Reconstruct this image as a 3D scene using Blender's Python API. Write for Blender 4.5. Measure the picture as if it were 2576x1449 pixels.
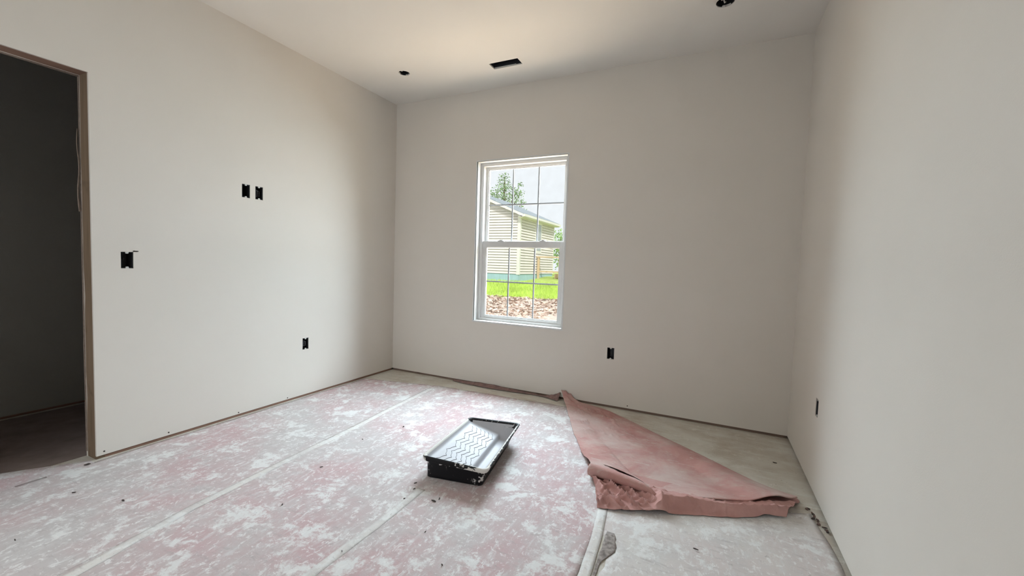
import bpy, math, random
from mathutils import Matrix, Vector, noise

# ------------------------------------------------------------------ clear
for o in list(bpy.data.objects):
    bpy.data.objects.remove(o, do_unlink=True)
scene = bpy.context.scene
COL = scene.collection
random.seed(11)

# ------------------------------------------------------------------ camera
cam_d = bpy.data.cameras.new('camera')
cam_d.sensor_fit = 'HORIZONTAL'
cam_d.sensor_width = 36.0
cam_d.lens = 1047.2115 / 2576.0 * 36.0
cam_d.clip_start = 0.02
cam_d.clip_end = 400
cam = bpy.data.objects.new('camera', cam_d)
COL.objects.link(cam)
cam.matrix_world = Matrix(((0.90173, -0.0527951, 0.4290647, 2.99056),
                           (0.431079, 0.0352495, -0.9016254, -3.4027),
                           (0.0324771, 0.997983, 0.0545444, 1.14562),
                           (0, 0, 0, 1)))
scene.camera = cam

# ------------------------------------------------------------------ sky
world = bpy.data.worlds.new('sky')
scene.world = world
world.use_nodes = True
bg = world.node_tree.nodes['Background']
bg.inputs[0].default_value = (0.93, 0.955, 1.0, 1)
bg.inputs[1].default_value = 0.95

# ------------------------------------------------------------------ sun (behind the house, lights the neighbour's walls)
sun_d = bpy.data.lights.new('sun', 'SUN')
sun_d.energy = 3.3
sun_d.angle = math.radians(3)
sun_d.color = (1.0, 0.97, 0.92)
sun = bpy.data.objects.new('sun', sun_d)
COL.objects.link(sun)
sun.rotation_euler = Vector((-0.42, 0.55, -0.72)).to_track_quat('-Z', 'Y').to_euler()

# ------------------------------------------------------------------ daylight at the window, plus a fill lamp added behind the camera
def area(name, loc, target, sx, sy, power, color):
    d = bpy.data.lights.new(name, 'AREA')
    d.shape = 'RECTANGLE'; d.size = sx; d.size_y = sy
    d.energy = power; d.color = color
    o = bpy.data.objects.new(name, d)
    COL.objects.link(o)
    o.location = loc
    o.rotation_euler = (Vector(target) - Vector(loc)).to_track_quat('-Z', 'Z').to_euler()
    return o
area('daylight_sky', (1.41, 1.35, 2.50), (1.41, 0.0, 2.15), 5.4, 2.3, 1250, (0.775, 0.90, 1.0))
area('daylight_ground', (1.41, 1.45, -0.18), (1.41, 1.25, 1.0), 6.0, 2.4, 480, (1.0, 0.80, 0.55))
area('fill_light_rear', (0.80, -5.0, 1.75), (0.85, -4.45, 1.45), 1.3, 2.0, 58, (0.95, 0.97, 1.0))  # added fill lamp outside the unseen rear window

# ------------------------------------------------------------------ exposure
vs = scene.view_settings
vs.view_transform = 'Standard'
vs.look = 'None'
vs.gamma = 1.0
vs.use_curve_mapping = False
vs.exposure = 0.13

# ------------------------------------------------------------------ constants
W = 3.529      # room width (x 0..W), window wall is y = 0
H = 2.743      # ceiling height
YR = -4.45     # rear wall
TD = 0.0127    # drywall thickness

# ------------------------------------------------------------------ material helpers
def lin(c):
    def f(v):
        v /= 255.0
        return v / 12.92 if v <= 0.04045 else ((v + 0.055) / 1.055) ** 2.4
    return (f(c[0]), f(c[1]), f(c[2]), 1)

class NT:
    def __init__(self, name):
        self.m = bpy.data.materials.new(name)
        self.m.use_nodes = True
        self.t = self.m.node_tree
        self.b = self.t.nodes['Principled BSDF']
        self.co = None
    def n(self, kind, **kw):
        nd = self.t.nodes.new(kind)
        for k, v in kw.items():
            setattr(nd, k, v)
        return nd
    def link(self, a, b):
        self.t.links.new(a, b)
    def coord(self):
        if not self.co:
            self.co = self.n('ShaderNodeTexCoord')
        return self.co.outputs['Object']
    def mapped(self, scale=(1, 1, 1), rot=(0, 0, 0), loc=(0, 0, 0)):
        mp = self.n('ShaderNodeMapping')
        mp.inputs['Scale'].default_value = scale
        mp.inputs['Rotation'].default_value = rot
        mp.inputs['Location'].default_value = loc
        self.link(self.coord(), mp.inputs['Vector'])
        return mp.outputs[0]
    def noise(self, scale, detail=4, rough=0.55, dist=0.0, vec=None):
        nd = self.n('ShaderNodeTexNoise')
        nd.inputs['Scale'].default_value = scale
        nd.inputs['Detail'].default_value = detail
        nd.inputs['Roughness'].default_value = rough
        nd.inputs['Distortion'].default_value = dist
        self.link(vec or self.coord(), nd.inputs['Vector'])
        return nd.outputs[0]
    def ramp(self, fac, a, b, ca=(0, 0, 0, 1), cb=(1, 1, 1, 1)):
        nd = self.n('ShaderNodeValToRGB')
        nd.color_ramp.elements[0].position = a
        nd.color_ramp.elements[1].position = b
        nd.color_ramp.elements[0].color = ca
        nd.color_ramp.elements[1].color = cb
        self.link(fac, nd.inputs[0])
        return nd.outputs[0]
    def mix(self, fac, a, b):
        nd = self.n('ShaderNodeMix', data_type='RGBA')
        for s, v in ((0, fac), (6, a), (7, b)):
            if isinstance(v, (int, float)):
                nd.inputs[s].default_value = v
            elif isinstance(v, tuple):
                nd.inputs[s].default_value = v
            else:
                self.link(v, nd.inputs[s])
        return nd.outputs[2]
    def math(self, op, a, b=0.0):
        nd = self.n('ShaderNodeMath', operation=op)
        for s, v in ((0, a), (1, b)):
            if isinstance(v, (int, float)):
                nd.inputs[s].default_value = v
            else:
                self.link(v, nd.inputs[s])
        return nd.outputs[0]
    def col(self, c):
        if isinstance(c, tuple):
            self.b.inputs['Base Color'].default_value = c
        else:
            self.link(c, self.b.inputs['Base Color'])
    def rough(self, r):
        if isinstance(r, (int, float)):
            self.b.inputs['Roughness'].default_value = r
        else:
            self.link(r, self.b.inputs['Roughness'])
    def bump(self, h, strength=0.2, dist=0.01):
        nd = self.n('ShaderNodeBump')
        nd.inputs['Strength'].default_value = strength
        nd.inputs['Distance'].default_value = dist
        self.link(h, nd.inputs['Height'])
        self.link(nd.outputs[0], self.b.inputs['Normal'])

def M_paint(name, c1, c2, rough=0.85):
    t = NT(name)
    t.col(t.mix(t.ramp(t.noise(1.7, 3), 0.35, 0.65), c1, c2))
    t.rough(rough)
    t.b.inputs['Specular IOR Level'].default_value = 0.25
    t.bump(t.noise(260, 2), 0.12, 0.002)
    return t.m

def M_plain(name, c, rough=0.6, var=0.12, scale=30, bump=0.0, metal=0.0, spec=0.5):
    t = NT(name)
    d = (c[0] * (1 - var), c[1] * (1 - var), c[2] * (1 - var), 1)
    nz = t.noise(scale, 3)
    t.col(t.mix(t.ramp(nz, 0.3, 0.7), d, c))
    t.rough(rough)
    t.b.inputs['Metallic'].default_value = metal
    t.b.inputs['Specular IOR Level'].default_value = spec
    if bump:
        t.bump(nz, bump, 0.005)
    return t.m

def M_wood(name, c1, c2, axis):
    t = NT(name)
    s = [40, 40, 40]; s[axis] = 2.2
    nz = t.noise(1.0, 5, 0.6, 0.3, t.mapped(tuple(s)))
    kn = t.noise(5.0, 2, 0.5, 0.4)
    c = t.mix(t.ramp(nz, 0.3, 0.7), c1, c2)
    c = t.mix(t.ramp(kn, 0.62, 0.72), c, (c1[0] * .6, c1[1] * .55, c1[2] * .5, 1))
    t.col(c); t.rough(0.8)
    t.bump(nz, 0.25, 0.002)
    return t.m

def M_floorpaper(name, pink, grey):
    """rosin paper under drywall dust, mud smears and paint flecks"""
    t = NT(name)
    big = t.noise(1.1, 4, 0.6, 0.2)
    mid = t.noise(3.6, 5, 0.72, 0.15)
    blot = t.noise(5.5, 8, 0.74, 0.25)
    blot2 = t.noise(13, 6, 0.72, 0.3, t.mapped((1, 1, 1), (0, 0, .4), (5, 9, 0)))
    flake = t.noise(34, 5, 0.72, 0.5)
    streak = t.noise(1.0, 5, 0.7, 0.3, t.mapped((34, 9, 8), (0, 0, 0.75)))
    streak2 = t.noise(1.0, 5, 0.7, 0.3, t.mapped((10, 40, 8), (0, 0, -0.5), (3, 1, 0)))
    fine = t.noise(150, 2, 0.7)
    base = t.mix(t.ramp(big, 0.40, 0.58), grey, pink)
    base = t.mix(t.math('MULTIPLY', t.ramp(mid, 0.45, 0.66), 0.8), base, (0.60, 0.575, 0.57, 1))
    base = t.mix(t.math('MULTIPLY', t.ramp(streak, 0.52, 0.66), 0.65), base, (0.71, 0.69, 0.685, 1))
    base = t.mix(t.math('MULTIPLY', t.ramp(streak2, 0.55, 0.70), 0.55), base, (0.43, 0.385, 0.385, 1))
    sel = t.math('ADD', t.math('MULTIPLY', blot, 0.7), t.math('MULTIPLY', blot2, 0.3))
    base = t.mix(t.math('MULTIPLY', t.ramp(sel, 0.52, 0.575), 0.88), base, (0.79, 0.79, 0.78, 1))
    base = t.mix(t.math('MULTIPLY', t.ramp(flake, 0.575, 0.64), 0.75), base, (0.84, 0.83, 0.82, 1))
    fk = t.noise(1.0, 6, 0.74, 0.4, t.mapped((30, 14, 20), (0, 0, 0.75), (1, 8, 0)))
    base = t.mix(t.math('MULTIPLY', t.ramp(fk, 0.575, 0.62), 0.75), base, (0.82, 0.81, 0.80, 1))
    fl2 = t.noise(40, 5, 0.75, 0.6, t.mapped((1, 1, 1), (0, 0, 1.1), (7, 3, 0)))
    base = t.mix(t.math('MULTIPLY', t.ramp(fl2, 0.61, 0.69), 0.65), base, (0.42, 0.38, 0.375, 1))
    base = t.mix(t.math('MULTIPLY', t.ramp(fine, 0.70, 0.76), 0.5), base, (0.36, 0.33, 0.32, 1))
    t.col(base)
    t.rough(0.82)
    t.b.inputs['Specular IOR Level'].default_value = 0.3
    hgt = t.math('ADD', flake, t.math('MULTIPLY', fine, 0.3))
    t.bump(hgt, 0.28, 0.004)
    return t.m

def M_rosin(name, dust):
    t = NT(name)
    red = (0.56, 0.315, 0.29, 1)
    dark = (0.46, 0.245, 0.225, 1)
    n1 = t.noise(6, 5, 0.6, 0.4)
    n2 = t.noise(2.6, 6, 0.62, 0.6)
    n3 = t.noise(1.0, 6, 0.7, 0.6, t.mapped((14, 45, 20), (0, 0, 0.6)))
    n4 = t.noise(70, 4, 0.7)
    c = t.mix(t.ramp(n1, 0.35, 0.65), dark, red)
    c = t.mix(t.math('MULTIPLY', t.ramp(n2, 0.42, 0.66), dust), c, (0.60, 0.49, 0.45, 1))
    c = t.mix(t.math('MULTIPLY', t.ramp(n3, 0.56, 0.68), dust * 0.7), c, (0.62, 0.56, 0.53, 1))
    c = t.mix(t.math('MULTIPLY', t.ramp(n4, 0.66, 0.72), 0.4), c, (0.62, 0.45, 0.42, 1))
    t.col(c); t.rough(0.88)
    t.b.inputs['Specular IOR Level'].default_value = 0.2
    t.bump(t.math('ADD', n3, t.math('MULTIPLY', n4, 0.25)), 0.35, 0.006)
    return t.m

def M_subfloor():
    t = NT('subfloor_dusty')
    n1 = t.noise(3.0, 6, 0.6, 0.6)
    n2 = t.noise(1.0, 6, 0.65, 0.5, t.mapped((5, 22, 5), (0, 0, 0.5)))
    n3 = t.noise(16, 6, 0.7, 0.8)
    n4 = t.noise(90, 3)
    c = t.mix(t.ramp(n1, 0.35, 0.65), (0.52, 0.46, 0.385, 1), (0.68, 0.65, 0.585, 1))
    c = t.mix(t.math('MULTIPLY', t.ramp(n2, 0.48, 0.66), 0.6), c, (0.71, 0.71, 0.65, 1))
    c = t.mix(t.math('MULTIPLY', t.ramp(n3, 0.58, 0.68), 0.7), c, (0.78, 0.75, 0.68, 1))
    c = t.mix(t.math('MULTIPLY', t.ramp(n4, 0.64, 0.72), 0.5), c, (0.20, 0.16, 0.12, 1))
    t.col(c); t.rough(0.9)
    t.bump(t.math('ADD', n3, n4), 0.3, 0.004)
    return t.m

def M_splatter(name, base, paint, scale, stretch=(1, 1, 1), rough=0.5):
    """plastic with dried paint where attribute 'paint' plus noise is high"""
    t = NT(name)
    at = t.n('ShaderNodeAttribute', attribute_name='paint')
    nz = t.noise(scale, 5, 0.62, 0.7, t.mapped(stretch))
    s = t.math('ADD', nz, at.outputs['Fac'])
    mask = t.ramp(s, 0.60, 0.635)
    t.col(t.mix(mask, base, paint))
    t.rough(t.math('ADD', t.math('MULTIPLY', mask, 0.3), rough))
    t.b.inputs['Specular IOR Level'].default_value = 0.2
    t.bump(mask, 0.3, 0.002)
    return t.m

WALL = M_paint('wall_paint_greige', (0.703, 0.656, 0.600, 1), (0.718, 0.671, 0.615, 1))
CEIL = M_paint('ceiling_paint', (0.770, 0.735, 0.690, 1), (0.785, 0.75, 0.705, 1))
HALLP = M_paint('hall_paint_shaded', (0.36, 0.355, 0.33, 1), (0.38, 0.375, 0.35, 1))  # wall paint darkened to stand for the unlit hall
EDGE = M_plain('torn_drywall_edge', (0.30, 0.23, 0.19, 1), 0.9, 0.35, 50, 0.2)
HALLF = M_plain('hall_floor_shaded_brown', (0.30, 0.235, 0.215, 1), 0.9, 0.3, 8, 0.2)  # floor paper darkened for the shade in the hall
GYP = M_plain('gypsum_edge', (0.72, 0.66, 0.60, 1), 0.9, 0.15, 60, 0.2)
RETURN = M_plain('window_return_white', (0.68, 0.68, 0.67, 1), 0.7, 0.04, 40)
VINYL = M_plain('white_vinyl', (0.66, 0.65, 0.64, 1), 0.4, 0.04, 20)
MUNT = M_plain('grey_grid_bar', (0.42, 0.42, 0.45, 1), 0.5, 0.05, 20)
LUMBER_Z = M_wood('lumber_upright', (0.17, 0.115, 0.070, 1), (0.25, 0.175, 0.115, 1), 2)
LUMBER_Y = M_wood('lumber_flat_y', (0.26, 0.15, 0.11, 1), (0.36, 0.22, 0.16, 1), 1)
LUMBER_X = M_wood('lumber_flat_x', (0.18, 0.12, 0.09, 1), (0.25, 0.17, 0.13, 1), 0)
SUB = M_subfloor()
PAPER_A = M_floorpaper('floor_paper_dusty_pink', (0.58, 0.425, 0.435, 1), (0.56, 0.52, 0.515, 1))
PAPER_B = M_floorpaper('floor_paper_dusty_grey', (0.66, 0.595, 0.58, 1), (0.70, 0.68, 0.65, 1))
ROSIN = M_rosin('rosin_paper_dusty', 0.85)
ROSIN_C = M_rosin('rosin_paper_clean', 0.15)
ROSIN_D = M_rosin('rosin_paper_soiled', 0.45)
BLACKBOX = M_plain('dark_box_plastic', (0.020, 0.020, 0.024, 1), 0.5, 0.3, 40)
CABLE = M_plain('cable_grey', (0.10, 0.10, 0.11, 1), 0.5, 0.2, 60)
CABLE_W = M_plain('cable_white', (0.62, 0.60, 0.58, 1), 0.5, 0.1, 60)
TAB = M_plain('box_tab_painted', (0.60, 0.60, 0.57, 1), 0.6, 0.15, 200)
DUCT = M_plain('galvanised_duct', (0.10, 0.10, 0.11, 1), 0.45, 0.25, 20, 0, 0.7)
CHIP = M_plain('dark_debris', (0.055, 0.04, 0.035, 1), 0.8, 0.3, 80)
TRAY_OUT = M_splatter('tray_black_plastic', (0.008, 0.008, 0.010, 1), (0.66, 0.64, 0.62, 1), 38, (1, 1, 0.8))
TRAY_RIM = M_splatter('tray_rim_plastic', (0.010, 0.010, 0.012, 1), (0.74, 0.72, 0.68, 1), 42)
PAINT = M_plain('wet_white_paint', (0.47, 0.47, 0.495, 1), 0.5, 0.05, 25, 0.05, 0.0, 0.3)
RIDGE = M_plain('tray_ridge_greyed', (0.22, 0.22, 0.25, 1), 0.4, 0.1, 60)
GLASS_T = NT('window_glass')
_tr = GLASS_T.n('ShaderNodeBsdfTransparent'); _tr.inputs[0].default_value = (0.97, 0.985, 0.98, 1)
_gl = GLASS_T.n('ShaderNodeBsdfGlossy'); _gl.inputs['Roughness'].default_value = 0.02
_mx = GLASS_T.n('ShaderNodeMixShader'); _mx.inputs[0].default_value = 0.04
_dust = GLASS_T.noise(14, 4)
GLASS_T.link(GLASS_T.math('MULTIPLY', GLASS_T.ramp(_dust, 0.3, 0.8), 0.06), _mx.inputs[0])
GLASS_T.link(_tr.outputs[0], _mx.inputs[1]); GLASS_T.link(_gl.outputs[0], _mx.inputs[2])
GLASS_T.link(_mx.outputs[0], GLASS_T.t.nodes['Material Output'].inputs[0])
GLASS = GLASS_T.m

# ------------------------------------------------------------------ object helpers
def link(name, me, parent=None):
    o = bpy.data.objects.new(name, me)
    COL.objects.link(o)
    if parent:
        o.parent = parent
    return o

def mesh(name, vs_, fs, mat, parent=None, smooth=False, attr=None):
    me = bpy.data.meshes.new(name)
    me.from_pydata([tuple(v) for v in vs_], [], fs)
    if attr is not None:
        a = me.attributes.new('paint', 'FLOAT', 'POINT')
        for i, v in enumerate(attr):
            a.data[i].value = v
    me.materials.append(mat)
    if smooth:
        for p in me.polygons:
            p.use_smooth = True
    me.update()
    return link(name, me, parent)

def fixn(o):
    import bmesh
    bm = bmesh.new(); bm.from_mesh(o.data)
    bmesh.ops.remove_doubles(bm, verts=bm.verts, dist=1e-5)
    bmesh.ops.recalc_face_normals(bm, faces=bm.faces)
    bm.to_mesh(o.data); bm.free()
    return o

def empty(name, loc=(0, 0, 0), parent=None, rotz=0):
    o = bpy.data.objects.new(name, None)
    o.empty_display_size = 0.1
    COL.objects.link(o)
    o.location = loc
    o.rotation_euler = (0, 0, rotz)
    if parent:
        o.parent = parent
    return o

def tag(o, label, cat, group=None, kind=None):
    o['label'] = label; o['category'] = cat
    if group:
        o['group'] = group
    if kind:
        o['kind'] = kind
    return o

def struct(o, label=None):
    o['kind'] = 'structure'
    if label:
        o['label'] = label
    return o

class MB:
    def __init__(self):
        self.v = []; self.f = []
    def quad(self, a, b, c, d):
        n = len(self.v); self.v += [a, b, c, d]; self.f.append((n, n + 1, n + 2, n + 3))
    def hexa(self, p):
        """8 corners: bottom ring 0-3, top ring 4-7"""
        n = len(self.v); self.v += [tuple(q) for q in p]
        for f in ((3, 2, 1, 0), (4, 5, 6, 7), (0, 1, 5, 4), (1, 2, 6, 5), (2, 3, 7, 6), (3, 0, 4, 7)):
            self.f.append(tuple(n + i for i in f))
    def box(self, x0, x1, y0, y1, z0, z1):
        self.hexa([(x0, y0, z0), (x1, y0, z0), (x1, y1, z0), (x0, y1, z0),
                   (x0, y0, z1), (x1, y0, z1), (x1, y1, z1), (x0, y1, z1)])
    def tube(self, pts, r, n=8, cap=True):
        pts = [Vector(p) for p in pts]
        rr = r if isinstance(r, (list, tuple)) else [r] * len(pts)
        base = len(self.v)
        for i, p in enumerate(pts):
            d = (pts[min(i + 1, len(pts) - 1)] - pts[max(i - 1, 0)]).normalized()
            a = Vector((0, 0, 1)) if abs(d.z) < 0.9 else Vector((1, 0, 0))
            s = d.cross(a).normalized(); q = s.cross(d)
            for k in range(n):
                w = 2 * math.pi * k / n
                self.v.append(tuple(p + (s * math.cos(w) + q * math.sin(w)) * rr[i]))
        for i in range(len(pts) - 1):
            for k in range(n):
                a = base + i * n + k; b = base + i * n + (k + 1) % n
                self.f.append((a, b, b + n, a + n))
        if cap:
            self.f.append(tuple(base + k for k in range(n))[::-1])
            self.f.append(tuple(base + (len(pts) - 1) * n + k for k in range(n)))
    def build(self, name, mat, parent=None, smooth=False):
        return mesh(name, self.v, self.f, mat, parent, smooth)

def bevel(o, w, seg=2):
    m = o.modifiers.new('bevel', 'BEVEL'); m.width = w; m.segments = seg; m.limit_method = 'ANGLE'
    return o

def panel(name, u0, u1, v0, v1, holes, circles, to3, mat, thick_dir, parent=None):
    """flat board in (u,v) with rectangular holes and round holes, given thickness along thick_dir"""
    us = {u0, u1}; vv = {v0, v1}
    sq = [(cu - r * 1.35, cu + r * 1.35, cv - r * 1.35, cv + r * 1.35) for cu, cv, r in circles]
    for a, b, c, d in list(holes) + sq:
        us |= {a, b}; vv |= {c, d}
    us = sorted(x for x in us if u0 <= x <= u1); vv = sorted(x for x in vv if v0 <= x <= v1)
    pts = []; idx = {}; faces = []
    def P(u, v):
        k = (round(u, 6), round(v, 6))
        if k not in idx:
            idx[k] = len(pts); pts.append((u, v))
        return idx[k]
    for i in range(len(us) - 1):
        for j in range(len(vv) - 1):
            cu = (us[i] + us[i + 1]) / 2; cv = (vv[j] + vv[j + 1]) / 2
            if any(a < cu < b and c < cv < d for a, b, c, d in list(holes) + sq):
                continue
            faces.append((P(us[i], vv[j]), P(us[i + 1], vv[j]), P(us[i + 1], vv[j + 1]), P(us[i], vv[j + 1])))
    for (cu, cv, r), (a, b, c, d) in zip(circles, sq):
        N = 32
        ring = []; out = []
        for k in range(N):
            w = 2 * math.pi * (k + 0.5) / N
            rr = r * (1 + 0.02 * math.sin(3 * w + 1))
            ring.append(P(cu + rr * math.cos(w), cv + rr * math.sin(w)))
        # corners of the square are joined to the ring quadrant by quadrant
        cor = [P(b, d), P(a, d), P(a, c), P(b, c)]
        for qd in range(4):
            seg = [ring[(qd * 8 + k) % N] for k in range(8)]
            for k in range(7):
                faces.append((cor[qd], seg[k + 1], seg[k]))
            faces.append((cor[qd], cor[(qd + 1) % 4], ring[(qd * 8 + 8) % N], seg[7]))
    t = Vector(thick_dir)
    front = [Vector(to3(u, v)) for u, v in pts]
    n = len(front)
    allv = [tuple(p) for p in front] + [tuple(p + t) for p in front]
    F = list(faces) + [tuple(i + n for i in f[::-1]) for f in faces]
    cnt = {}
    for f in faces:
        for a, b in zip(f, f[1:] + f[:1]):
            cnt[(a, b)] = 1
    for (a, b) in cnt:
        if (b, a) not in cnt:
            F.append((a, a + n, b + n, b))
    o = mesh(name, allv, F, mat, parent)
    return fixn(o)

# =================================================================== STRUCTURE
GAP = 0.021
# box openings: centre, half sizes
BW, BH = 0.0285, 0.047
left_boxes = [(-2.2085, 1.104), (-1.538, 1.608), (-1.443, 1.608), (-1.052, 0.444)]
DOOR = (-3.215, -2.357, 2.081)
def hole(u, v, w=BW, h=BH):
    return (u - w, u + w, v - h, v + h)

# --- floor
m = MB(); m.box(-2.6, W + 0.12, -7.2, 0.15, -0.05, 0.0)
struct(m.build('floor', SUB), 'dusty grey-brown subfloor boards')

# --- left wall
L_h = [hole(*b) for b in left_boxes] + [(DOOR[0], DOOR[1], 0, DOOR[2]), (-2.182, -2.156, 1.1525, 1.1585)]
wl = panel('wall_left', YR, 0.0, GAP, H, L_h, [], lambda u, v: (0, u, v), WALL, (-TD, 0, 0))
struct(wl, 'light greige painted drywall with a doorway')
wh = panel('hall_side_drywall', -7.0, 0.15, 0.0, H + .2, [(DOOR[0], DOOR[1], 0, DOOR[2])], [], lambda u, v: (-0.105, u, v), WALL, (-TD, 0, 0), wl)
for a, b in ((YR, DOOR[0] - 0.038), (DOOR[1] + 0.038, -0.001)):
    m = MB(); m.box(-0.1045, -TD - 0.001, a, b, 0.0, 0.038)
    m.build('bottom_plate', LUMBER_Y, wl)
# --- back wall (window wall)
WX0, WX1, WZ0, WZ1 = 0.974, 1.853, 0.610, 2.097
B_h = [hole(2.284, 0.451), (WX0, WX1, WZ0, WZ1)]
wb = panel('wall_back', 0.0, W, GAP, H, B_h, [], lambda u, v: (u, 0, v), WALL, (0, TD, 0))
struct(wb, 'light greige painted drywall around the window')
panel('outer_sheathing', -0.3, W + 0.3, -0.4, H + .3, [(WX0 + .005, WX1 - .005, WZ0 + .005, WZ1 - .005)], [], lambda u, v: (u, 0.145, v), GYP, (0, 0.02, 0), wb)
m = MB(); m.box(0.0, W, TD + .001, 0.14, 0.0, 0.038); m.build('bottom_plate', LUMBER_X, wb)
# --- right wall
wr = panel('wall_right', YR, 0.0, GAP, H, [hole(-0.765, 0.451)], [], lambda u, v: (W, u, v), WALL, (TD, 0, 0))
struct(wr, 'light greige painted drywall on the bright side')
m = MB(); m.box(W + TD + .014, W + 0.10, YR, 0.0, 0.0, 0.038); m.build('bottom_plate', LUMBER_X, wr)
m = MB(); m.box(W + 0.101, W + 0.12, YR - .1, 0.15, -.05, H + .3); m.build('outer_sheathing', GYP, wr)
# --- rear wall, with an unseen window added to let in fill light
RW = (0.25, 1.35, 0.61, 2.097)
struct(panel('wall_rear', -0.1, W + 0.1, 0, H + .2, [RW], [], lambda u, v: (u, YR, v), WALL, (0, -0.14, 0)), 'light greige wall opposite the window')
w2 = struct(empty('fill_window', (0.80, YR - .1, .61)), 'plain white window added behind the viewer for fill light')
for bx in ((-.55, -.50, 0, 1.487), (.50, .55, 0, 1.487), (-.03, .03, .05, 1.437), (-.50, .50, 0, .05), (-.50, .50, 1.437, 1.487)):
    m = MB(); m.box(bx[0], bx[1], -.02, .03, bx[2], bx[3]); m.build('window_frame', VINYL, w2)
for x0, x1 in ((-.50, -.03), (.03, .50)):
    m = MB(); m.box(x0, x1, 0, .004, .05, 1.437); m.build('glass_pane', GLASS, w2)
# --- ceiling
VENT = (1.303, 1.555, -0.423, -0.324)
LIGHTS = [(0.552, -0.545, 0.046), (2.982, -0.571, 0.050)]
cl = panel('ceiling', 0.0, W, YR, 0.0, [VENT], LIGHTS, lambda u, v: (u, v, H), CEIL, (0, 0, TD))
struct(cl, 'smooth pale painted ceiling')
m = MB(); m.box(-2.6, W + 0.12, -7.2, 0.165, H + 0.32, H + 0.36); m.build('attic_deck', GYP, cl)
m = MB()
m.box(-.12, -.10, YR, .14, H + .02, H + .32); m.build('attic_side', GYP, cl)
# --- hallway beyond the door
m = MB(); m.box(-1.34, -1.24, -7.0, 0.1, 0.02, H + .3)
struct(m.build('wall_hall', HALLP), 'hallway wall beyond the doorway, hall shade darkened into its paint')
m = MB(); m.box(-1.24, -0.11, -7.0, 0.1, 2.50, 2.52)
struct(m.build('ceiling_hall', CEIL), 'dark hallway ceiling')
for i, y in enumerate((-7.0, 0.05)):
    m = MB(); m.box(-1.3, -0.11, y, y + 0.1, 0, 2.6)
    struct(m.build('wall_hall_end', WALL), 'end wall closing the dark hallway')
m = MB(); m.box(-1.30, -1.262, -7, 0.0, 0.0, 0.02)
struct(m.build('trim_1', LUMBER_Y), 'dark bottom plate of the hallway wall')

# --- rough door opening
door = struct(empty('door_1', (0, DOOR[1], 0)), 'rough doorway framed in bare brown lumber')
def local(o, p):
    o.parent = p; o.matrix_parent_inverse = Matrix.Translation(-p.location)
    return o
def ragged_stud(name, y0, y1, z0, z1, mat):
    m = MB(); N = 26
    rows = []
    for i in range(N + 1):
        z = z0 + (z1 - z0) * i / N
        j = 0.0035 * noise.noise((z * 6, y0, 3)) + 0.002 * noise.noise((z * 25, 1, 3))
        rows.append((z, j))
    for (za, ja), (zb, jb) in zip(rows, rows[1:]):
        m.hexa([(-0.103, y0 + ja, za), (-TD - .0005, y0 + ja, za), (-TD - .0005, y1, za), (-0.103, y1, za),
                (-0.103, y0 + jb, zb), (-TD - .0005, y0 + jb, zb), (-TD - .0005, y1, zb), (-0.103, y1, zb)])
    return m.build(name, mat)
local(ragged_stud('trimmer_stud', DOOR[1] + .0015, DOOR[1] + 0.037, 0.002, DOOR[2] + 0.04, LUMBER_Z), door)
local(ragged_stud('trimmer_stud', DOOR[0] - 0.037, DOOR[0] - .0015, 0.002, DOOR[2] + 0.04, LUMBER_Z), door)
m = MB(); m.box(-0.103, -TD - .0005, DOOR[0] - 0.03, DOOR[1] + 0.03, DOOR[2] + 0.0015, DOOR[2] + 0.09)
local(m.build('header', LUMBER_Y), door)
# drywall edge and torn paper showing beside the stud
m = MB()
zz = [0.03 + i * 0.05 for i in range(42)]
for za, zb in zip(zz, zz[1:]):
    wa = 0.0015 + 0.003 * abs(noise.noise((za * 9, 0, 5))); wb_ = 0.0015 + 0.003 * abs(noise.noise((zb * 9, 0, 5)))
    m.hexa([(-0.119, DOOR[1] - wa, za), (-0.1055, DOOR[1] - wa, za), (-0.1055, DOOR[1] + .001, za), (-0.119, DOOR[1] + .001, za),
            (-0.119, DOOR[1] - wb_, zb), (-0.1055, DOOR[1] - wb_, zb), (-0.1055, DOOR[1] + .001, zb), (-0.119, DOOR[1] + .001, zb)])
local(m.build('drywall_edge', EDGE), door)
m = MB(); m.box(-0.119, -0.1055, DOOR[0], DOOR[1], DOOR[2] - 0.006, DOOR[2] + .001)
local(m.build('drywall_edge', EDGE), door)
m = MB()
pts = [(-0.108, DOOR[1] - .010, 1.80 - .04 * i) for i in range(12)]
pts = [(x - .002 * math.sin(i), y - .003 * math.sin(i * .9), z) for i, (x, y, z) in enumerate(pts)]
m.tube(pts, [.002 + .0022 * (i / 12) for i in range(12)], 5)
local(m.build('torn_drywall_paper', EDGE), door)

# small screw holes along the bottom of the walls
for y, z in ((-2.325, .036), (-2.02, .034), (-1.595, .0285), (-1.214, .0290)):
    m = MB(); m.tube([(0.0002, y, z + .004), (0.0022, y, z + .004)], 0.0042, 10); m.build('screw_head', CHIP, wl)
m = MB(); m.tube([(2.437, -.0002, .041), (2.437, -.0022, .041)], 0.0042, 10); m.build('screw_head', CHIP, wb)

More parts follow.
